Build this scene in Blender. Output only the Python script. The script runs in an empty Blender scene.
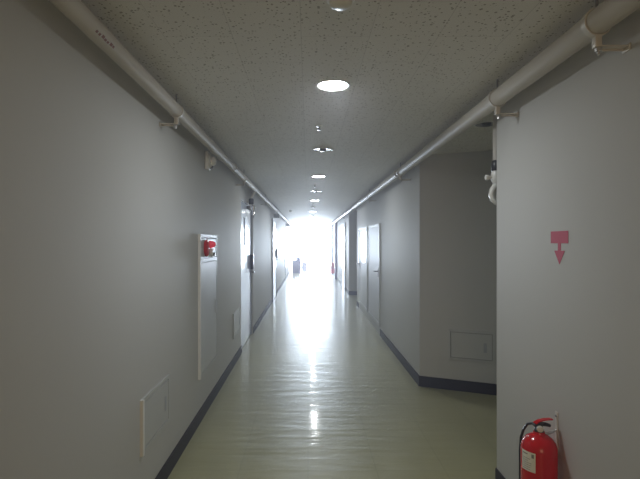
import bpy, bmesh, math, random
from mathutils import Vector, Matrix
random.seed(4)
PI = math.pi
C = bpy.context.scene.collection
SC = bpy.context.scene

XL, XR, H, EYE, YEND, YBACK = -0.90, 1.16, 2.40, 1.50, 28.0, -3.2

# ------------------------------------------------------------------ materials
def nt(name):
    m = bpy.data.materials.new(name); m.use_nodes = True
    n = m.node_tree; b = n.nodes['Principled BSDF']
    return m, n, b

def mat(name, col, rough=0.5, metal=0.0, var=0.06, scale=9.0, bump=0.0, bscale=60, spec=0.5, emit=None, estr=0):
    m, n, b = nt(name)
    tc = n.nodes.new('ShaderNodeTexCoord')
    no = n.nodes.new('ShaderNodeTexNoise'); no.inputs['Scale'].default_value = scale; no.inputs['Detail'].default_value = 3
    n.links.new(tc.outputs['Object'], no.inputs['Vector'])
    mx = n.nodes.new('ShaderNodeMix'); mx.data_type = 'RGBA'
    mx.inputs['A'].default_value = tuple(c*(1-var) for c in col)+(1,)
    mx.inputs['B'].default_value = tuple(min(1, c*(1+var)) for c in col)+(1,)
    n.links.new(no.outputs['Fac'], mx.inputs['Factor'])
    n.links.new(mx.outputs['Result'], b.inputs['Base Color'])
    b.inputs['Roughness'].default_value = rough
    b.inputs['Metallic'].default_value = metal
    b.inputs['Specular IOR Level'].default_value = spec
    if bump:
        n2 = n.nodes.new('ShaderNodeTexNoise'); n2.inputs['Scale'].default_value = bscale
        n.links.new(tc.outputs['Object'], n2.inputs['Vector'])
        bp = n.nodes.new('ShaderNodeBump'); bp.inputs['Strength'].default_value = bump; bp.inputs['Distance'].default_value = 0.004
        n.links.new(n2.outputs['Fac'], bp.inputs['Height']); n.links.new(bp.outputs['Normal'], b.inputs['Normal'])
    if emit:
        b.inputs['Emission Color'].default_value = emit+(1,)
        b.inputs['Emission Strength'].default_value = estr
    return m

def mat_floor():
    m, n, b = nt('floor_vinyl')
    tc = n.nodes.new('ShaderNodeTexCoord')
    br = n.nodes.new('ShaderNodeTexBrick'); br.offset = 0
    br.inputs['Scale'].default_value = 1; br.inputs['Brick Width'].default_value = 0.45; br.inputs['Row Height'].default_value = 0.45
    br.inputs['Mortar Size'].default_value = 0.0025; br.inputs['Bias'].default_value = 0
    br.inputs['Color1'].default_value = (0.40, 0.385, 0.205, 1); br.inputs['Color2'].default_value = (0.42, 0.405, 0.22, 1)
    br.inputs['Mortar'].default_value = (0.34, 0.33, 0.18, 1)
    n.links.new(tc.outputs['Object'], br.inputs['Vector'])
    no = n.nodes.new('ShaderNodeTexNoise'); no.inputs['Scale'].default_value = 2.2; no.inputs['Detail'].default_value = 5
    n.links.new(tc.outputs['Object'], no.inputs['Vector'])
    mx = n.nodes.new('ShaderNodeMix'); mx.data_type = 'RGBA'; mx.blend_type = 'MULTIPLY'; mx.inputs['Factor'].default_value = 0.35
    cr = n.nodes.new('ShaderNodeValToRGB'); cr.color_ramp.elements[0].position = 0.3; cr.color_ramp.elements[0].color = (0.72, 0.72, 0.7, 1)
    cr.color_ramp.elements[1].position = 0.7
    n.links.new(no.outputs['Fac'], cr.inputs['Fac'])
    n.links.new(br.outputs['Color'], mx.inputs['A']); n.links.new(cr.outputs['Color'], mx.inputs['B'])
    n.links.new(mx.outputs['Result'], b.inputs['Base Color'])
    # waxed surface: uneven gloss with broad undulation
    rr = n.nodes.new('ShaderNodeMapRange'); rr.inputs['To Min'].default_value = 0.34; rr.inputs['To Max'].default_value = 0.46
    n.links.new(no.outputs['Fac'], rr.inputs['Value']); n.links.new(rr.outputs['Result'], b.inputs['Roughness'])
    mp = n.nodes.new('ShaderNodeMapping'); mp.inputs['Scale'].default_value = (1.3, 6.0, 1)
    n.links.new(tc.outputs['Object'], mp.inputs['Vector'])
    n2 = n.nodes.new('ShaderNodeTexNoise'); n2.inputs['Scale'].default_value = 1.5; n2.inputs['Detail'].default_value = 2
    n.links.new(mp.outputs['Vector'], n2.inputs['Vector'])
    bp = n.nodes.new('ShaderNodeBump'); bp.inputs['Strength'].default_value = 0.5; bp.inputs['Distance'].default_value = 0.0085
    n.links.new(n2.outputs['Fac'], bp.inputs['Height']); n.links.new(bp.outputs['Normal'], b.inputs['Normal'])
    b.inputs['Specular IOR Level'].default_value = 0.5
    b.inputs['Coat Weight'].default_value = 0.7; b.inputs['Coat Roughness'].default_value = 0.09; b.inputs['Coat IOR'].default_value = 1.45
    n.links.new(bp.outputs['Normal'], b.inputs['Coat Normal'])
    return m

def mat_ceiling():
    m, n, b = nt('ceiling_tile')
    tc = n.nodes.new('ShaderNodeTexCoord')
    mp = n.nodes.new('ShaderNodeMapping'); mp.inputs['Rotation'].default_value = (0, 0, PI/2); mp.inputs['Location'].default_value = (0, 0.03, 0)
    n.links.new(tc.outputs['Object'], mp.inputs['Vector'])
    br = n.nodes.new('ShaderNodeTexBrick'); br.offset = 0.5
    br.inputs['Scale'].default_value = 1; br.inputs['Brick Width'].default_value = 0.6; br.inputs['Row Height'].default_value = 0.3
    br.inputs['Mortar Size'].default_value = 0.0018; br.inputs['Mortar Smooth'].default_value = 0.3
    br.inputs['Color1'].default_value = (0.78, 0.77, 0.73, 1); br.inputs['Color2'].default_value = (0.75, 0.74, 0.70, 1)
    br.inputs['Mortar'].default_value = (0.60, 0.59, 0.56, 1)
    n.links.new(mp.outputs['Vector'], br.inputs['Vector'])
    # fissures: small irregular pits
    nz = n.nodes.new('ShaderNodeTexNoise'); nz.inputs['Scale'].default_value = 40; nz.inputs['Detail'].default_value = 2
    n.links.new(tc.outputs['Object'], nz.inputs['Vector'])
    va = n.nodes.new('ShaderNodeVectorMath'); va.operation = 'SCALE'; va.inputs['Scale'].default_value = 0.012
    n.links.new(nz.outputs['Color'], va.inputs[0])
    ad = n.nodes.new('ShaderNodeVectorMath'); ad.operation = 'ADD'
    n.links.new(tc.outputs['Object'], ad.inputs[0]); n.links.new(va.outputs['Vector'], ad.inputs[1])
    fl = n.nodes.new('ShaderNodeVectorMath'); fl.operation = 'MULTIPLY'; fl.inputs[1].default_value = (1, 1, 0)
    n.links.new(ad.outputs['Vector'], fl.inputs[0])
    vo = n.nodes.new('ShaderNodeTexVoronoi'); vo.inputs['Scale'].default_value = 62
    n.links.new(fl.outputs['Vector'], vo.inputs['Vector'])
    sx = n.nodes.new('ShaderNodeSeparateColor'); n.links.new(vo.outputs['Color'], sx.inputs['Color'])
    th = n.nodes.new('ShaderNodeMath'); th.operation = 'MULTIPLY'; th.inputs[1].default_value = 0.36
    n.links.new(sx.outputs['Red'], th.inputs[0])
    lt = n.nodes.new('ShaderNodeMath'); lt.operation = 'LESS_THAN'
    n.links.new(vo.outputs['Distance'], lt.inputs[0]); n.links.new(th.outputs['Value'], lt.inputs[1])
    mx = n.nodes.new('ShaderNodeMix'); mx.data_type = 'RGBA'
    n.links.new(lt.outputs['Value'], mx.inputs['Factor'])
    n.links.new(br.outputs['Color'], mx.inputs['A']); mx.inputs['B'].default_value = (0.36, 0.34, 0.30, 1)
    n.links.new(mx.outputs['Result'], b.inputs['Base Color'])
    b.inputs['Roughness'].default_value = 0.75
    b.inputs['Specular IOR Level'].default_value = 0.3
    return m

def mat_glass(name):
    m, n, b = nt(name)
    n.nodes.remove(b)
    out = n.nodes['Material Output']
    tr = n.nodes.new('ShaderNodeBsdfTransparent'); tr.inputs['Color'].default_value = (0.97, 0.98, 1, 1)
    gl = n.nodes.new('ShaderNodeBsdfGlossy'); gl.inputs['Roughness'].default_value = 0.03
    fr = n.nodes.new('ShaderNodeFresnel'); fr.inputs['IOR'].default_value = 1.45
    mx = n.nodes.new('ShaderNodeMixShader')
    n.links.new(fr.outputs['Fac'], mx.inputs[0]); n.links.new(tr.outputs[0], mx.inputs[1]); n.links.new(gl.outputs[0], mx.inputs[2])
    n.links.new(mx.outputs[0], out.inputs['Surface'])
    return m

WIN_L = 165.0
M = {}
M['wall'] = mat('painted_wall', (0.57, 0.57, 0.555), 0.6, var=0.025, scale=1.6, bump=0.05, bscale=35, spec=0.12)
M['wall_pink'] = mat('painted_wall_warm', (0.56, 0.55, 0.535), 0.6, var=0.03, scale=1.3, bump=0.05)
M['floor'] = mat_floor()
M['ceiling'] = mat_ceiling()
M['base'] = mat('dark_rubber_skirting', (0.020, 0.015, 0.017), 0.5, var=0.15, scale=3, spec=0.25)
M['trim_light'] = mat('off_white_and_lit_edge', (0.86, 0.86, 0.84), 0.4, var=0.02)  # off-white enamel; on the edge stiles it paints in caught light
M['panel'] = mat('painted_steel_panel', (0.54, 0.55, 0.545), 0.4, var=0.02)
M['groove'] = mat('dark_joint', (0.30, 0.295, 0.29), 0.7)
M['pipe'] = mat('painted_pipe', (0.60, 0.57, 0.52), 0.5, var=0.05, scale=5, spec=0.3)
M['steel'] = mat('bare_steel', (0.62, 0.62, 0.62), 0.3, 0.9)
M['bracket'] = mat('painted_bracket', (0.66, 0.63, 0.58), 0.42, 0.2)
M['red'] = mat('red_enamel', (0.64, 0.008, 0.014), 0.17, var=0.06, scale=14)
M['red_lens'] = mat('red_lamp_lens', (0.75, 0.03, 0.06), 0.12, emit=(1, 0.08, 0.12), estr=0.25)
M['red_ink'] = mat('red_vinyl', (0.50, 0.055, 0.10), 0.5, var=0.05)
M['ink'] = mat('faded_red_ink', (0.24, 0.10, 0.08), 0.6)
M['black'] = mat('black_plastic', (0.03, 0.03, 0.035), 0.35)
M['paper'] = mat('paper_sticker', (0.90, 0.90, 0.84), 0.6)
M['print'] = mat('grey_print', (0.30, 0.31, 0.30), 0.7)
M['white'] = mat('white_plastic', (0.80, 0.80, 0.77), 0.35)
M['door'] = mat('blue_grey_door_paint', (0.44, 0.51, 0.66), 0.16, var=0.03, scale=2)
M['door_white'] = mat('pale_door_paint', (0.66, 0.66, 0.70), 0.20, var=0.03, scale=2)
M['frame'] = mat('door_frame_paint', (0.40, 0.42, 0.46), 0.3)
M['purple'] = mat('violet_grey_paint', (0.10, 0.07, 0.17), 0.45)
M['bin'] = mat('violet_grey_plastic', (0.26, 0.23, 0.38), 0.5)
M['glass'] = mat_glass('window_glass')
M['alu'] = mat('aluminium_frame', (0.60, 0.61, 0.63), 0.35, 0.5)
M['lens_on'] = mat('lit_diffuser', (0.9, 0.9, 0.9), 0.4, emit=(0.93, 0.97, 1.0), estr=165)
M['lens_off'] = mat('unlit_reflector', (0.45, 0.46, 0.47), 0.18, 0.85)
M['bulb'] = mat('unlit_bulb', (0.12, 0.12, 0.12), 0.3)
M['clear'] = mat('clear_plastic', (0.88, 0.88, 0.88), 0.08, 0.25, spec=0.8)
M['mirror'] = mat('chrome', (0.85, 0.85, 0.85), 0.08, 1.0, var=0.01)

# ------------------------------------------------------------------ geometry helpers
def NB(): return bmesh.new()

def box(bm, x0, x1, y0, y1, z0, z1, bev=0.0):
    r = bmesh.ops.create_cube(bm, size=1)
    bmesh.ops.scale(bm, verts=r['verts'], vec=(abs(x1-x0), abs(y1-y0), abs(z1-z0)))
    bmesh.ops.translate(bm, verts=r['verts'], vec=((x0+x1)/2, (y0+y1)/2, (z0+z1)/2))
    if bev:
        es = list({e for v in r['verts'] for e in v.link_edges})
        bmesh.ops.bevel(bm, geom=es, offset=bev, segments=2, affect='EDGES', profile=0.5)
    return bm

def prism(bm, pts, z0, z1):
    vs = [bm.verts.new((x, y, z0)) for x, y in pts]
    f = bm.faces.new(vs)
    r = bmesh.ops.extrude_face_region(bm, geom=[f])
    top = [v for v in r['geom'] if isinstance(v, bmesh.types.BMVert)]
    bmesh.ops.translate(bm, verts=top, vec=(0, 0, z1-z0))
    bmesh.ops.recalc_face_normals(bm, faces=bm.faces[:])
    return bm

def frame_of(d):
    d = Vector(d).normalized()
    up = Vector((0, 0, 1)) if abs(d.z) < 0.9 else Vector((1, 0, 0))
    s = d.cross(up).normalized(); u = s.cross(d).normalized()
    return d, s, u

def tube(bm, pts, r, seg=16, cap=True):
    pts = [Vector(p) for p in pts]
    rs = r if isinstance(r, (list, tuple)) else [r]*len(pts)
    rings = []; s = None
    for i, p in enumerate(pts):
        d = (pts[min(i+1, len(pts)-1)]-pts[max(i-1, 0)]).normalized()
        if s is None: _, s, u = frame_of(d)
        else:
            s = (s - d*s.dot(d)).normalized(); u = s.cross(d).normalized()
        rings.append([bm.verts.new(p + rs[i]*(math.cos(a)*s+math.sin(a)*u)) for a in [2*PI*k/seg for k in range(seg)]])
    for a, b in zip(rings, rings[1:]):
        for k in range(seg):
            bm.faces.new((a[k], a[(k+1) % seg], b[(k+1) % seg], b[k]))
    if cap:
        bm.faces.new(rings[0][::-1]); bm.faces.new(rings[-1])
    bmesh.ops.recalc_face_normals(bm, faces=bm.faces[:])
    return bm

def lathe(bm, prof, seg=32, axis=(0, 0, 1), at=(0, 0, 0)):
    """prof: list of (radius, distance along axis)"""
    d, s, u = frame_of(axis); at = Vector(at)
    rings = []
    for r, h in prof:
        if r < 1e-6: rings.append([bm.verts.new(at+d*h)])
        else: rings.append([bm.verts.new(at+d*h+r*(math.cos(a)*s+math.sin(a)*u)) for a in [2*PI*k/seg for k in range(seg)]])
    for a, b in zip(rings, rings[1:]):
        for k in range(seg):
            k2 = (k+1) % seg
            if len(a) == 1 and len(b) == 1: continue
            if len(a) == 1: bm.faces.new((a[0], b[k2], b[k]))
            elif len(b) == 1: bm.faces.new((a[k], a[k2], b[0]))
            else: bm.faces.new((a[k], a[k2], b[k2], b[k]))
    bmesh.ops.recalc_face_normals(bm, faces=bm.faces[:])
    return bm

def obj(name, bm, m, parent=None, smooth=True):
    me = bpy.data.meshes.new(name); bm.to_mesh(me); bm.free()
    me.materials.append(m)
    if smooth:
        for p in me.polygons: p.use_smooth = True
        try: me.set_sharp_from_angle(angle=math.radians(35))
        except Exception: pass
    o = bpy.data.objects.new(name, me); C.objects.link(o)
    if parent is not None: o.parent = parent
    return o

def tag(o, label, cat, group=None):
    o['label'] = label; o['category'] = cat
    if group: o['group'] = group
    return o

def thing(name, label, cat, loc=(0, 0, 0), rotz=0, group=None):
    o = bpy.data.objects.new(name, None); C.objects.link(o)
    o.empty_display_size = 0.05
    o.location = loc; o.rotation_euler = (0, 0, rotz)
    return tag(o, label, cat, group)

def struct(name, bm, m, parent=None, smooth=False):
    o = obj(name, bm, m, parent, smooth)
    if parent is None: o['kind'] = 'structure'
    return o

def sroot(name, loc=(0, 0, 0), rotz=0):
    o = bpy.data.objects.new(name, None); C.objects.link(o); o.location = loc; o.rotation_euler = (0, 0, rotz)
    o['kind'] = 'structure'
    return o

def kids(o): return [c for c in C.objects if c.parent == o]

def dup(root, loc, rotz=None, label=None, group=None):
    def cp(o, parent):
        c = o.copy(); C.objects.link(c); c.parent = parent
        for ch in kids(o): cp(ch, c)
        return c
    r = cp(root, None); r.location = loc
    if rotz is not None: r.rotation_euler = (0, 0, rotz)
    if label: r['label'] = label
    if group: r['group'] = group
    return r

ORD = ['first', 'second', 'third', 'fourth', 'fifth', 'sixth', 'seventh', 'eighth', 'ninth', 'tenth', 'eleventh', 'twelfth']

# ------------------------------------------------------------------ room shell
b = NB(); box(b, -1.3, 2.8, YBACK-.2, YEND+.25, -.12, 0); struct('floor', b, M['floor'])
b = NB(); box(b, -1.3, 2.8, YBACK-.2, YEND+.25, H, H+.12); struct('ceiling', b, M['ceiling'])
R1a, R1b = 2.95, 4.99      # first bay on the extinguisher side
R2a, R2b = 11.37, 13.6     # second bay
sl = 0.29/0.68
right_plan = [(XR, YBACK), (XR, R1a), (2.5, R1a), (2.5, R1b-(2.5-XR)*sl), (XR, R1b), (XR, R2a), (2.3, R2a),
              (2.3, R2b-(2.3-XR)*0.12), (XR, R2b), (XR, YEND), (2.7, YEND), (2.7, YBACK)]
b = NB(); prism(b, right_plan, 0, H); struct('wall_right', b, M['wall'])
DL0, DL1, DX = 6.45, 7.86, -0.945
left_plan = [(-1.25, YBACK), (-1.25, YEND), (XL, YEND), (XL, DL1), (DX, DL1), (DX, DL0), (XL, DL0), (XL, YBACK)]
b = NB(); prism(b, left_plan, 0, H); struct('wall_left', b, M['wall'])
b = NB(); box(b, XL, XR, YBACK-.15, YBACK, 0, H); struct('wall_back', b, M['wall_pink'])

# end of the corridor: full width glazing in a frame
WZ0, WZ1 = 0.06, 2.30
b = NB(); box(b, XL, XR, YEND, YEND+.15, 0, WZ0); box(b, XL, XR, YEND, YEND+.15, WZ1, H)
struct('wall_end', b, M['wall'])
w = sroot('window_1', (0, YEND, 0))
b = NB()
box(b, XL, XL+.04, .0, .07, WZ0, WZ1); box(b, XR-.04, XR, .0, .07, WZ0, WZ1)
box(b, XL+.04, XR-.04, .0, .07, WZ1-.04, WZ1); box(b, XL+.04, XR-.04, .0, .07, WZ0, WZ0+.03)
obj('window_frame', b, M['trim_light'], w, False)
b = NB(); box(b, XL+.04, XR-.04, -.03, .05, .27, .345, .004); obj('transom_rail', b, M['alu'], w, False)
b = NB(); box(b, XL+.04, XR-.04, .055, .06, WZ0+.03, WZ1-.04); obj('glass_pane', b, M['glass'], w, False)

m_, n_, b_ = nt('daylight_glow'); b_.inputs['Base Color'].default_value = (.9, .92, .95, 1); b_.inputs['Roughness'].default_value = .5
b_.inputs['Emission Color'].default_value = (0.74, 0.84, 1.0, 1); b_.inputs['Emission Strength'].default_value = WIN_L
b = NB(); box(b, XL+.04, XR-.04, .075, .085, WZ0+.03, WZ1-.04); obj('daylight_panel', b, m_, w, False)  # glowing panel added behind the glass to stand for daylight outside

# skirting
def skirt(bm, pts, h=.11, t=.009):
    """run of skirting; pts go so that the room lies to the left-hand side of travel"""
    for (x0, y0), (x1, y1) in zip(pts, pts[1:]):
        d = Vector((x1-x0, y1-y0)); L = d.length; d /= L; n = Vector((-d.y, d.x))*t
        e = d*t*.5
        q = [(x0-e.x*0, y0), (x1, y1), (x1+n.x, y1+n.y), (x0+n.x, y0+n.y)]
        prism(bm, q, 0.0005, h)
b = NB()
skirt(b, [(XR, YBACK+.01), (XR, R1a), (2.49, R1a)])
struct('baseboard_right', b, M['base'])
b = NB(); skirt(b, [(2.49, R1b-(2.49-XR)*sl), (XR, R1b), (XR, 7.70)]); skirt(b, [(XR, 10.95), (XR, R2a), (2.29, R2a)])
struct('baseboard_right_middle', b, M['base'])
b = NB(); skirt(b, [(2.29, R2b-(2.29-XR)*.12), (XR, R2b), (XR, 14.75)]); skirt(b, [(XR, 16.5), (XR, 19.1)]); struct('baseboard_right_far', b, M['base'])
b = NB(); skirt(b, [(XL, DL0), (XL, YBACK+.01)]); struct('baseboard_left', b, M['base'])
b = NB(); skirt(b, [(XL, 12.0), (XL, DL1)]); skirt(b, [(XL, 18.6), (XL, 13.3)]); skirt(b, [(XL, 27.9), (XL, 20.3)]); struct('baseboard_left_far', b, M['base'])

# ------------------------------------------------------------------ doors
def door(name, loc, side, width, height, zb, leafm, framem, lever=True, glass=None, lock=False, hinge_far=True, depth=.02, fw=.045, fl=.012):
    """side = +1: room lies towards +x of the door. Origin at near jamb on the wall line, floor level"""
    s = side
    r = sroot(name, loc)
    b = NB()
    box(b, 0, s*(depth+fl), 0, fw, zb, height); box(b, 0, s*(depth+fl), width-fw, width, zb, height)
    box(b, 0, s*(depth+fl), fw, width-fw, height-fw, height)
    if zb > .05: box(b, 0, s*(depth+fl), fw, width-fw, zb, zb+fw)
    obj('door_frame', b, framem, r, False)
    z0 = zb+fw+.004 if zb > .05 else zb+.008
    z1 = height-fw-.004; y0, y1 = fw+.004, width-fw-.004
    b = NB()
    if glass:
        gy0, gy1, gz0, gz1 = glass
        for q in ((y0, gy0, z0, z1), (gy1, y1, z0, z1), (gy0, gy1, z0, gz0), (gy0, gy1, gz1, z1)):
            box(b, 0, s*depth, *q)
    else: box(b, 0, s*depth, y0, y1, z0, z1)
    leaf = obj('door_leaf', b, leafm, r, False)
    if glass:
        b = NB(); box(b, 0, s*depth*.5, gy0, gy1, gz0, gz1); obj('door_glass', b, M['mirror_glass'], leaf, False)
    hy = y0+.07 if hinge_far else y1-.07
    sg = 1 if hinge_far else -1
    if lever:
        b = NB(); hz = 1.02
        box(b, s*depth, s*(depth+.008), hy-.022, hy+.022, hz-.09, hz+.07, .003)
        tube(b, [(s*depth, hy, hz), (s*(depth+.055), hy, hz), (s*(depth+.062), hy+sg*.012, hz), (s*(depth+.062), hy+sg*.12, hz-.004)], .010, 10)
        obj('door_handle', b, M['steel_dark'], leaf)
    if lock:
        b = NB(); box(b, s*depth, s*(depth+.05), hy-.04, hy+.04, 1.06, 1.30, .008); obj('digital_lock', b, M['lock'], leaf)
    return r, leaf

M['mirror_glass'] = mat('door_glass_pane', (0.50, 0.54, 0.60), 0.12, 0.25, var=.02)
M['steel_dark'] = mat('dull_steel', (0.30, 0.30, 0.33), 0.35, 0.8)
M['closet'] = mat('closet_door_paint', (0.62, 0.63, 0.65), 0.5, var=.02)
M['lock'] = mat('dark_violet_plastic', (0.055, 0.05, 0.085), 0.3)

d1, leaf1 = door('door_1', (DX, 6.50, 0), 1, 1.34, 2.10, 0, M['door'], M['frame'], lock=True, hinge_far=False, glass=(.34, .56, 1.45, 1.85), fw=.03)
b = NB(); box(b, .02, .075, .75, 1.02, 2.0, 2.045, .006); tube(b, [(.05, .80, 2.05), (.12, .95, 2.055), (.05, 1.15, 2.058)], .008, 8)
obj('door_closer', b, M['steel_dark'], leaf1)
door('door_2', (XL, 12.0, 0), 1, 1.25, 2.10, 0, M['door_white'], M['frame'], lock=True, hinge_far=False)
door('door_3', (XL, 18.7, 0), 1, 1.55, 2.10, 0, M['door_white'], M['frame'], hinge_far=False)
door('door_4', (XR, 7.74, 0), -1, 1.42, 1.80, .14, M['closet'], M['panel'], depth=.008, fl=.005, hinge_far=True)
door('door_5', (XR, 9.35, 0), -1, 1.50, 1.80, .14, M['closet'], M['panel'], depth=.008, fl=.005, hinge_far=False, glass=(.35, .95, 1.08, 1.72))
door('door_6', (XR, 14.8, 0), -1, 1.65, 2.10, 0, M['door_white'], M['frame'], hinge_far=True, glass=(.55, 1.15, 1.15, 1.95))

# dark violet jambs near the far end
for i, (y, t) in enumerate([(19.2, .08), (22.2, .06), (25.3, .06)]):
    b = NB(); box(b, XR-t, XR, y, y+.16, 0, H-.0, .006)
    struct('trim_%d' % (i+1), b, M['purple'])
# floor stop at the foot of the first door recess
t = thing('door_stop', 'small black door stop on the floor beside the blue-grey door recess', 'door stop', (-.925, 6.56, 0))
b = NB(); lathe(b, [(0, 0.0), (.024, 0), (.026, .012), (.018, .03), (.02, .042), (.012, .05), (0, .05)], 18); obj('rubber_buffer', b, M['black'], t)
b = NB(); lathe(b, [(0, .0), (.034, .0), (.034, .004), (.0, .006)], 18); obj('base_plate', b, M['steel_dark'], t)

# ------------------------------------------------------------------ wall access panels
def access_panel(name, label, loc, rotz, w=.51, h=.30, group=None, parts=True):
    """local: wall plane x=0, face looks to +x, runs along +y"""
    r = thing(name, label, 'access panel', loc, rotz, group)
    f = .022
    b = NB()
    box(b, 0, .018, 0, f, 0, h); sb_ = b; obj('edge_stile', sb_, M['trim_light'] if parts else M['panel'], r, False); b = NB(); box(b, 0, .010, w-f, w, 0, h); box(b, 0, .010, f, w-f, 0, f); box(b, 0, .010, f, w-f, h-f, h)  # near stile coloured lighter to paint in light catching the edge
    obj('panel_frame', b, M['panel'], r, False)
    b = NB(); box(b, 0, .003, f, w-f, f, h-f); obj('joint', b, M['groove'], r, False)
    b = NB(); box(b, .003, .009, f+.006, w-f-.006, f+.006, h-f-.006, .001); dr = obj('panel_door', b, M['panel'], r, False)
    b = NB(); box(b, .009, .0115, w-.105, w-.075, h*.32, h*.62, .001); obj('latch', b, M['frame'], dr, False)
    return r

M['panel_frame2'] = M['panel']
access_panel('access_panel', 'low white access panel on the cabinet-side wall nearest the camera', (XL, 2.57, .35), 0, .52, .30)
access_panel('access_panel', 'small low access panel between the hydrant cabinet and the blue-grey door', (XL, 5.72, .34), 0, .6, .30, parts=False)
ang = math.atan2(sl, -1)      # direction along the slanted bay wall, from far corner of bay towards the corridor
P0 = Vector((XR+.68*.99, R1b-.29*.99)); P1 = Vector((XR+.68*.39, R1b-.29*.39))
yd = (P0-P1).normalized()      # local +y direction; local +x is (yd.y, -yd.x)
access_panel('access_panel', 'low grey access panel on the slanted wall inside the bay', (P1.x, P1.y, .31), math.atan2(yd.y, yd.x)-PI/2, (P0-P1).length, .305, parts=False)

# ------------------------------------------------------------------ hydrant cabinet with alarm
hc = thing('hydrant_cabinet', 'tall pale fire hydrant cabinet with a red alarm lamp in its top panel', 'fire cabinet', (XL, 3.93, .37))
W, HH = .77, 1.195
b = NB(); f = .024
box(b, 0, .020, 0, f, 0, HH); obj('edge_stile', b, M['trim_light'], hc, False); b = NB(); box(b, 0, .010, W-f, W, 0, HH); box(b, 0, .010, f, W-f, 0, f); box(b, 0, .010, f, W-f, HH-f, HH)  # paler near stile: bright edge light put into its colour
box(b, 0, .010, f, W-f, .955, .985)
obj('cabinet_frame', b, M['panel'], hc, False)
b = NB(); box(b, 0, .003, f, W-f, f, HH-f); obj('joint', b, M['groove'], hc, False)
b = NB(); box(b, .003, .009, f+.005, W-f-.005, f+.005, .950, .001); hd = obj('cabinet_door', b, M['panel'], hc, False)
b = NB(); box(b, .009, .014, W-.10, W-.07, .45, .58, .002); obj('latch', b, M['panel'], hd, False)
b = NB(); box(b, .003, .008, f+.005, W-f-.005, .990, HH-f-.012, .001); hp = obj('alarm_panel', b, M['panel'], hc, False)
# alarm parts (local coordinates, z relative .37)
b = NB(); lathe(b, [(0, 0), (.074, 0), (.074, .016), (.062, .026), (.03, .03), (0, .03)], 32, (1, 0, 0), (.008, .25, 1.078)); obj('alarm_bell', b, M['red'], hc)
b = NB(); lathe(b, [(0, 0), (.034, 0), (.034, .02), (.030, .04), (.024, .056), (.014, .066), (0, .069)], 24, (1, 0, 0), (.010, .345, 1.108)); al = obj('alarm_lamp', b, M['red_lens'], hc)
b = NB(); lathe(b, [(0, 0), (.036, 0), (.036, .045), (.026, .052), (0, .052)], 24, (1, 0, 0), (.008, .335, 1.035)); cb = obj('call_button_housing', b, M['white'], hc)
b = NB(); lathe(b, [(0, 0), (.016, 0), (.014, .012), (0, .013)], 16, (1, 0, 0), (.058, .345, 1.022)); obj('call_button', b, M['black'], cb)

# ------------------------------------------------------------------ wall strobe
st = thing('wall_strobe', 'small white emergency strobe with clear dome high on the long wall under the pipe', 'alarm strobe', (XL, 4.24, 2.215))
b = NB(); box(b, 0, .03, -.07, .07, -.08, .08, .012); obj('base_plate', b, M['trim_light'], st)
b = NB(); lathe(b, [(.060, .0), (.060, .012), (.050, .018), (.044, .018)], 28, (1, 0, 0), (.03, 0, 0)); obj('bezel', b, M['white'], st)
b = NB(); lathe(b, [(.044, 0), (.042, .02), (.032, .036), (.018, .045), (0, .048)], 28, (1, 0, 0), (.045, 0, 0)); obj('dome_lens', b, M['clear'], st)
b = NB(); box(b, .03, .06, .01, .045, -.062, -.03, .004); obj('test_switch', b, M['black'], st)

# ------------------------------------------------------------------ pipes
PLX, PRX, PZ = -.80, 1.05, 2.297
pl = thing('water_pipe', 'grey painted water pipe along the top of the long wall with the hydrant cabinet', 'pipe', (PLX, YBACK, PZ))
L = 27.0-YBACK
b = NB(); tube(b, [(0, 0, 0), (0, L, 0), (0, L+.04, -.015), (0, L+.055, -.05), (0, L+.055, -.34)], .0375, 24); obj('pipe_run', b, M['pipe'], pl)
for y in (5.15, 11.2, 17.2):
    b = NB(); tube(b, [(0, y-YBACK-.035, 0), (0, y-YBACK+.035, 0)], .0425, 24); obj('coupling', b, M['pipe'], pl)
# worn red print on the pipe
b = NB()
for k in range(7):
    a0 = math.radians(318+random.uniform(-3, 3)); y0 = 1.75-YBACK+k*.024; ln = random.uniform(.014, .022)
    wd = math.radians(random.uniform(12, 20)); n = 4; rr = .0380
    vs = []
    for i in range(n+1):
        a = a0+wd*(i/n-.5)
        vs.append((bm1 := b.verts.new((rr*math.cos(a), y0, rr*math.sin(a))), b.verts.new((rr*math.cos(a), y0+ln, rr*math.sin(a)))))
    for p, q in zip(vs, vs[1:]): b.faces.new((p[0], p[1], q[1], q[0]))
obj('faded_print', b, M['ink'], pl)
pr = thing('water_pipe', 'grey painted water pipe along the wall above the red arrow, crossing the open bay', 'pipe', (PRX, YBACK, PZ))
b = NB(); tube(b, [(0, 0, 0), (0, 27.6-YBACK, 0)], .046, 24); obj('pipe_run', b, M['pipe'], pr)
for y in (11.55, 5.6, 17.6):
    b = NB(); tube(b, [(0, y-YBACK-.04, 0), (0, y-YBACK+.04, 0)], .052, 24); obj('coupling', b, M['pipe'], pr)

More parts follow.
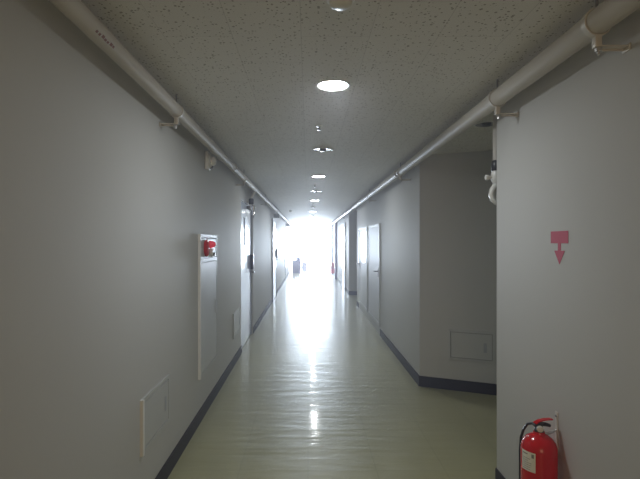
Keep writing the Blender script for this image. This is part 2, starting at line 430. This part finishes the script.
def hanger(name, label, loc, side, r, gap, group, rod=True, drop=.10):
    """clamp around the pipe at loc, arm towards the wall on side (+1/-1)"""
    h = thing(name, label, 'pipe clamp', loc, 0, group)
    b = NB()
    seg = 28
    prof = [(r+.001, -.013), (r+.006, -.013), (r+.006, .013), (r+.001, .013), (r+.001, -.013)]
    lathe(b, prof, seg, (0, 1, 0)); box(b, -.012, .012, -.013, .013, -r-.045, -r-.004, .002)
    obj('clamp_ring', b, M['bracket'], h)
    b = NB(); xe = side*gap
    z = -r-.040
    box(b, 0, xe, -.015, .015, z-.005, z, .0); box(b, 0, xe, .011, .015, z-.012, z)
    obj('arm', b, M['bracket'], h, False)
    b = NB(); box(b, xe-side*.006, xe, -.022, .022, z-.020, z+.006, .002); obj('wall_plate', b, M['bracket'], h)
    b = NB()
    lathe(b, [(0, 0), (.012, 0), (.012, .012), (0, .012)], 6, (0, 0, 1), (side*.006, 0, z-.018)); lathe(b, [(0, 0), (.006, 0), (.006, .05), (0, .05)], 10, (0, 0, 1), (side*.006, 0, z-.03))
    obj('bolt', b, M['steel'], h)
    if rod:
        b = NB(); tube(b, [(0, 0, r+.004), (0, 0, H-PZ)], .005, 8); obj('rod', b, M['steel_dark'], h)
    return h
g = 'clamps holding the pipe on the cabinet wall'
hl = hanger('pipe_hanger', 'first pipe clamp on the cabinet-side pipe, counted from the camera', (PLX, 2.92, PZ), -1, .0375, .10, None)
for i, y in enumerate((6.0, 9.1, 12.2, 15.3, 18.4, 21.5, 24.6)):
    dup(hl, (PLX, y, PZ), label=ORD[i+1]+' pipe clamp on the cabinet-side pipe, counted from the camera')
hr = hanger('pipe_hanger', 'nearest pipe clamp above the red arrow wall, long arm on a wall plate', (PRX, 1.745, PZ), 1, .046, .11, None)
for i, y in enumerate((2.66, 5.45, 8.2, 11.2, 14.3, 17.4, 20.5, 23.6)):
    lab = ['pipe clamp just before the wall corner of the open bay',
           'pipe clamp just past the slanted wall of the bay'][i] if i < 2 else ORD[i-2]+' pipe clamp past the slanted wall one, on the far stretch of arrow-side pipe'
    dup(hr, (PRX, y, PZ), label=lab)

# valve on a drop pipe just inside the first bay
v = thing('valve_pipe', 'vertical drop pipe with black coupling and white valve behind the wall corner of the bay', 'valve pipe', (1.215, 3.09, 0))
b = NB(); tube(b, [(0, 0, 2.02), (0, 0, H)], .024, 18); tube(b, [(0, 0, 2.36), (0, 0, 2.40)], .045, 18); obj('drop_pipe', b, M['pipe'], v)
b = NB(); lathe(b, [(0, 0), (.028, 0), (.034, .012), (.034, .055), (.026, .07), (0, .07)], 18, (0, 0, 1), (0, 0, 1.955)); obj('coupling', b, M['black'], v)
b = NB(); lathe(b, [(0, 0), (.022, 0), (.034, .02), (.036, .06), (.028, .085), (0, .085)], 20, (0, 0, 1), (0, 0, 1.875)); vb = obj('valve_body', b, M['white'], v)
b = NB(); tube(b, [(-.02, 0, 1.915), (-.062, -.004, 1.915)], .011, 12); lathe(b, [(0, 0), (.016, 0), (.018, .008), (.016, .018), (0, .02)], 14, (-1, 0, 0), (-.055, -.004, 1.915)); obj('valve_knob', b, M['white'], v)
b = NB(); tube(b, [(0, 0, 1.88), (-.008, 0, 1.86), (-.028, 0, 1.835), (-.034, 0, 1.805), (-.026, 0, 1.775), (-.004, 0, 1.755), (.02, 0, 1.755)], [.02, .02, .019, .018, .018, .018, .018], 14); obj('outlet_bend', b, M['white'], v)

# valve set over the first door
v2 = thing('valve_pipe', 'branch pipe with black valve and clear gauges hanging over the blue-grey door', 'valve pipe', (-.83, 7.18, 0))
b = NB(); tube(b, [(.03, 0, PZ-.039), (.028, 0, 2.235), (0, 0, 2.19), (-.02, 0, 2.16), (-.02, 0, 2.12)], .016, 14); obj('drop_pipe', b, M['pipe'], v2)
b = NB(); lathe(b, [(0, 0), (.03, 0), (.038, .015), (.038, .075), (.028, .09), (0, .09)], 18, (0, 0, 1), (-.02, 0, 2.06)); obj('valve_body', b, M['black'], v2)
b = NB(); tube(b, [(-.055, 0, 2.10), (-.15, 0, 2.10)], .016, 12); obj('side_branch', b, M['pipe'], v2)
b = NB(); lathe(b, [(0, 0), (.028, 0), (.032, .03), (.022, .05), (.022, .10), (.028, .12), (.02, .15), (0, .155)], 18, (0, 0, 1), (.01, .02, 1.90)); obj('gauge_glass', b, M['mirror'], v2)
b = NB(); tube(b, [(.01, .02, 2.045), (-.01, .01, 2.075)], .012, 10); obj('gauge_stem', b, M['steel'], v2)
b = NB(); tube(b, [(.01, .02, 1.86), (.01, .02, 1.905)], .012, 10); obj('drain_stem', b, M['steel'], v2)

# ------------------------------------------------------------------ ceiling fittings
LX = .143
def downlight(label, loc, lit):
    t = thing('ceiling_light', label, 'ceiling light', loc)
    b = NB(); lathe(b, [(.080, 0), (.100, -.001), (.100, -.005), (.094, -.008), (.082, -.006), (.080, 0)], 40); obj('trim_ring', b, M['white'], t)
    if lit:
        b = NB(); lathe(b, [(.080, -.002), (.080, -.004), (0, -.006)], 36); obj('lens', b, M['lens_on'], t)
    else:
        b = NB(); lathe(b, [(.088, -.004), (.072, -.0025), (.045, -.0015), (0, -.0015)], 36); obj('reflector', b, M['lens_off'], t)
        b = NB(); lathe(b, [(.034, -.001), (.034, -.008), (.026, -.018), (0, -.021)], 24); obj('bulb', b, M['bulb'], t)
    return t
d_on = downlight('first lit round downlight from the camera, brightest on the ceiling', (LX, 2.75, H), True)
for i, y in enumerate((6.58, 10.4, 14.25, 18.1)):
    dup(d_on, (LX, y, H), label=ORD[i+1]+' lit round downlight from the camera')
d_off = downlight('first unlit round downlight along the corridor, between the two nearest lit ones', (LX, 4.67, H), False)
for i, y in enumerate((8.5, 12.3, 16.15)):
    dup(d_off, (LX, y, H), label=ORD[i+1]+' unlit round downlight along the corridor')
dup(d_off, (1.36, 3.66, H), label='unlit downlight in the ceiling of the open bay behind the pipe')

def sprinkler(label, loc):
    t = thing('sprinkler_head', label, 'sprinkler', loc)
    b = NB(); lathe(b, [(0, 0), (.026, 0), (.024, -.006), (.010, -.009), (0, -.009)], 24); obj('escutcheon', b, M['white'], t)
    b = NB(); tube(b, [(0, 0, -.007), (0, 0, -.03)], [.009, .006], 10)
    lathe(b, [(0, 0), (.015, 0), (.015, -.002), (0, -.003)], 12, at=(0, 0, -.030)); obj('deflector', b, M['bulb'], t)
    return t
sp = sprinkler('first small dark sprinkler head on the ceiling, just past the nearest lit downlight', (.085, 3.72, H))
for i, y in enumerate((7.6, 11.4, 15.3, 24.5)):
    dup(sp, (.11, y, H), label=ORD[i+1]+' small dark sprinkler head along the ceiling')
def detector(label, loc):
    t = thing('smoke_detector', label, 'smoke detector', loc)
    b = NB(); lathe(b, [(0, 0), (.052, 0), (.052, -.012), (.048, -.016), (0, -.016)], 32); obj('base_ring', b, M['trim_light'], t)
    b = NB(); lathe(b, [(.044, -.016), (.040, -.030), (.026, -.038), (0, -.040)], 32); obj('sensor_dome', b, M['white'], t)
    return t
dt = detector('white round smoke detector nearest the camera at the centre of the ceiling', (.12, 1.765, H))
dup(dt, (-.50, 13.7, H), label='small smoke detector far down the ceiling, off to the cabinet side of the lights')

# ------------------------------------------------------------------ red arrow sticker
sg = thing('arrow_sign', 'dark red arrow sticker pointing down to the fire extinguisher on the wall', 'sign', (XR, 2.213, 1.5))
b = NB(); box(b, -.0015, 0, -.075, .078, -.006, .05); obj('block', b, M['red_ink'], sg, False)
b = NB()
box(b, -.0015, 0, -.012, .014, -.040, -.006)
q = [(-.046, -.040), (.046, -.040), (0, -.103)]
v0 = [b.verts.new((-.0015, y, z)) for y, z in q]; v1 = [b.verts.new((0, y, z)) for y, z in q]
b.faces.new(v0); b.faces.new(v1[::-1])
for i in range(3): b.faces.new((v0[i], v0[(i+1) % 3], v1[(i+1) % 3], v1[i]))
bmesh.ops.recalc_face_normals(b, faces=b.faces[:])
obj('arrow', b, M['red_ink'], sg, False)

# ------------------------------------------------------------------ fire extinguisher
def extinguisher(label, loc, rotz=0, detail=True):
    t = thing('fire_extinguisher', label, 'fire extinguisher', loc, rotz)
    R = .078
    prof = [(0, .012), (.05, .0), (.066, .0), (.074, .006), (R, .02), (R, .405), (.0765, .42), (.070, .440), (.055, .460), (.036, .472), (.026, .478), (.024, .487), (0, .487)]
    b = NB(); lathe(b, prof, 48); obj('cylinder_body', b, M['red'], t)
    # paper sticker wrapping the cylinder
    a0, a1 = math.radians(170), math.radians(222)
    def patch(bm, a0, a1, z0, z1, rr, n=12):
        vs = [(bm.verts.new((rr*math.cos(a0+(a1-a0)*i/n), rr*math.sin(a0+(a1-a0)*i/n), z0)), bm.verts.new((rr*math.cos(a0+(a1-a0)*i/n), rr*math.sin(a0+(a1-a0)*i/n), z1))) for i in range(n+1)]
        for p, q in zip(vs, vs[1:]): bm.faces.new((p[0], q[0], q[1], p[1]))
    b = NB(); patch(b, a0, a1, .322, .410, R+.0006); lb = obj('sticker', b, M['paper'], t)
    b = NB()
    for k in range(6): patch(b, a0+.10, a0+.10+random.uniform(.35, .62), .330+k*.0095, .3322+k*.0095, R+.0011, 6)
    patch(b, a1-.22, a1-.08, .386, .403, R+.0011, 3)
    patch(b, a0+.10, a0+.45, .396, .401, R+.0011, 5)
    obj('printed_lines', b, M['print'], lb)
    # valve head
    b = NB(); lathe(b, [(0, .485), (.021, .485), (.021, .497), (.016, .502), (.016, .522), (.019, .526), (0, .528)], 20); obj('valve', b, M['black'], t)
    b = NB(); lathe(b, [(0, 0), (.014, 0), (.014, .012), (.011, .014), (0, .014)], 18, (-.44, -.9, 0), (-.007, -.014, .505)); obj('gauge', b, M['white'], t)
    # carrying handle (fixed, lower) and squeeze lever (upper), pointing along local +x
    b = NB(); tube(b, [(-.018, 0, .518), (.012, 0, .520), (.035, 0, .516), (.058, 0, .508)], [.008, .009, .009, .007], 10)
    obj('carrying_handle', b, M['black'], t)
    b = NB(); pts = [(-.022, .524), (.0, .533), (.03, .537), (.066, .536)]
    for (x0, z0), (x1, z1) in zip(pts, pts[1:]):
        vs = [b.verts.new(p) for p in [(x0, -.011, z0), (x1, -.011, z1), (x1, .011, z1), (x0, .011, z0), (x0, -.011, z0+.005), (x1, -.011, z1+.005), (x1, .011, z1+.005), (x0, .011, z0+.005)]]
        for f in ((0, 1, 2, 3), (4, 5, 6, 7), (0, 1, 5, 4), (1, 2, 6, 5), (2, 3, 7, 6), (3, 0, 4, 7)): b.faces.new([vs[i] for i in f])
    bmesh.ops.recalc_face_normals(b, faces=b.faces[:]); obj('squeeze_lever', b, M['red'], t, False)
    b = NB(); ring = [(.018+0*k, .016+.011*math.cos(k*PI/6), .528+.011*math.sin(k*PI/6)) for k in range(13)]; tube(b, ring, .0018, 6); obj('pull_ring', b, M['steel'], t)
    # hose from the valve, down the side, clipped to the body
    hp = [(-.012, 0, .508), (-.030, 0, .516), (-.052, .0, .506), (-.070, .0, .475), (-.082, .0, .435), (-.0855, .0, .38), (-.0855, 0, .22)]
    ca, sa = math.cos(-1.0), math.sin(-1.0); rot = lambda p: (p[0]*ca-p[1]*sa, p[0]*sa+p[1]*ca, p[2])
    hp = [hp[0]]+[rot(p) for p in hp[1:]]
    b = NB(); tube(b, hp, .006, 12); obj('hose', b, M['black'], t)
    b = NB(); tube(b, [rot((-.0885, 0, .225)), rot((-.0895, 0, .17)), rot((-.0925, 0, .11))], [.009, .0105, .013], 12); obj('nozzle', b, M['black'], t)
    b = NB(); lathe(b, [(R+.0004, 0), (R+.003, 0), (R+.003, .014), (R+.0004, .014), (R+.0004, 0)], 40, at=(0, 0, .235)); obj('hose_clip', b, M['black'], t)
    return t
ex = extinguisher('red fire extinguisher hung on the wall below the red arrow sticker', (1.066, 2.215, .140), math.radians(12))
dup(ex, (1.066, 20.7, .14), math.radians(12), label='small distant red fire extinguisher between the violet jambs near the bright window')

def ext_bracket(label, loc):
    t = thing('wall_bracket', label, 'bracket', loc)
    b = NB(); box(b, -.004, 0, -.012, .012, -.16, .05, .001); obj('back_strip', b, M['bracket'], t)
    b = NB(); tube(b, [(-.003, 0, -.035), (-.03, 0, -.045), (-.062, 0, -.048), (-.072, 0, -.040)], .004, 8); tube(b, [(-.003, -.0, -.035), (-.03, -.012, -.045), (-.062, -.022, -.048)], .003, 8); obj('hook', b, M['steel'], t)
    b = NB(); lathe(b, [(0, 0), (.006, 0), (.005, .004), (0, .004)], 10, (-1, 0, 0), (-.004, 0, .03)); obj('screw', b, M['steel_dark'], t)
    return t
br = ext_bracket('thin metal wall bracket with hook behind the near fire extinguisher', (XR, 2.236, .66))
dup(br, (XR, 20.72, .66), label='thin wall bracket behind the distant fire extinguisher')

# ------------------------------------------------------------------ bins at the far end
def bin_(label, loc, w, d, h, back):
    t = thing('waste_bin', label, 'bin', loc)
    def taper(bm, w0, w1, d0, d1, z0, z1):
        r = bmesh.ops.create_cube(bm, size=1)
        for v_ in r['verts']:
            up = v_.co.z > 0
            v_.co = Vector((v_.co.x*(w1 if up else w0), v_.co.y*(d1 if up else d0), z1 if up else z0))
        bmesh.ops.bevel(bm, geom=list({e for v_ in r['verts'] for e in v_.link_edges}), offset=.015, segments=2, affect='EDGES')
    b = NB(); taper(b, w*.82, w*.96, d*.82, d*.96, .0, h); obj('bin_body', b, M['bin'], t)
    b = NB(); taper(b, w, w*.95, d, d*.92, h, h+.04); obj('rim', b, M['bin'], t)
    if back:
        b = NB(); taper(b, w*.52, w*.46, d*.6, d*.5, h+.04, h+back)
        bmesh.ops.translate(b, verts=b.verts[:], vec=(w*.18, 0, 0)); obj('swing_lid', b, M['bin'], t)
    return t
bin_('larger violet-grey bin with raised lid near the bright window', (-.55, 23.2, 0), .46, .42, .58, .20)
bin_('smaller violet-grey bin standing just behind the larger one', (-.19, 24.6, 0), .28, .30, .42, 0)

# small sign brackets over the far doors
for i, (y, lab) in enumerate([(12.5, 'small grey projecting sign above the first pale door on the cabinet side'), (19.4, 'small grey projecting sign above the second pale door on the cabinet side')]):
    t = thing('projecting_sign', lab, 'sign', (XL, y, 2.17))
    b = NB(); box(b, 0.0, .012, -.03, .03, -.04, .06, .002); obj('mount', b, M['bracket'], t)
    b = NB(); box(b, .012, .15, -.006, .006, -.04, .06, .002); obj('sign_plate', b, M['frame'], t)

# ------------------------------------------------------------------ lights
wd = bpy.data.worlds.new('World'); SC.world = wd; wd.use_nodes = True
bg = wd.node_tree.nodes['Background']
bg.inputs['Color'].default_value = (0.88, 0.92, 1.0, 1); bg.inputs['Strength'].default_value = 0.3
# thin haze added to stand in for lens glow around the window
vs_ = wd.node_tree.nodes.new('ShaderNodeVolumeScatter'); vs_.inputs['Density'].default_value = 0.019; vs_.inputs['Anisotropy'].default_value = 0.55
vs_.inputs['Color'].default_value = (0.90, 0.90, 1.0, 1)
wd.node_tree.links.new(vs_.outputs[0], wd.node_tree.nodes['World Output'].inputs['Volume'])
# dim warm light from the stretch of corridor behind the viewer
ad = bpy.data.lights.new('corridor_behind', 'AREA'); ad.shape = 'RECTANGLE'; ad.size = 1.6; ad.size_y = 1.6
ad.energy = 17; ad.color = (1, .70, .42)
ao = bpy.data.objects.new('corridor_behind', ad); C.objects.link(ao); ao.location = (.13, YBACK+.3, 1.5); ao.rotation_euler = (PI/2, 0, 0)

# ------------------------------------------------------------------ camera
cd = bpy.data.cameras.new('camera'); cam = bpy.data.objects.new('camera', cd); C.objects.link(cam)
cam.location = (0, 0, EYE); cam.rotation_euler = (PI/2, 0, 0)
cd.sensor_width = 36; cd.lens = 27.0; cd.shift_x = 12/640; cd.shift_y = 2.5/640
cd.clip_start = .05
SC.camera = cam
SC.view_settings.view_transform = 'Standard'
SC.view_settings.look = 'None'
SC.view_settings.exposure = 0.1
SC.cycles.max_bounces = 12; SC.cycles.diffuse_bounces = 8; SC.cycles.glossy_bounces = 6
SC.cycles.caustics_reflective = False; SC.cycles.caustics_refractive = False
SC.cycles.sample_clamp_indirect = 6
SC.cycles.use_denoising = True
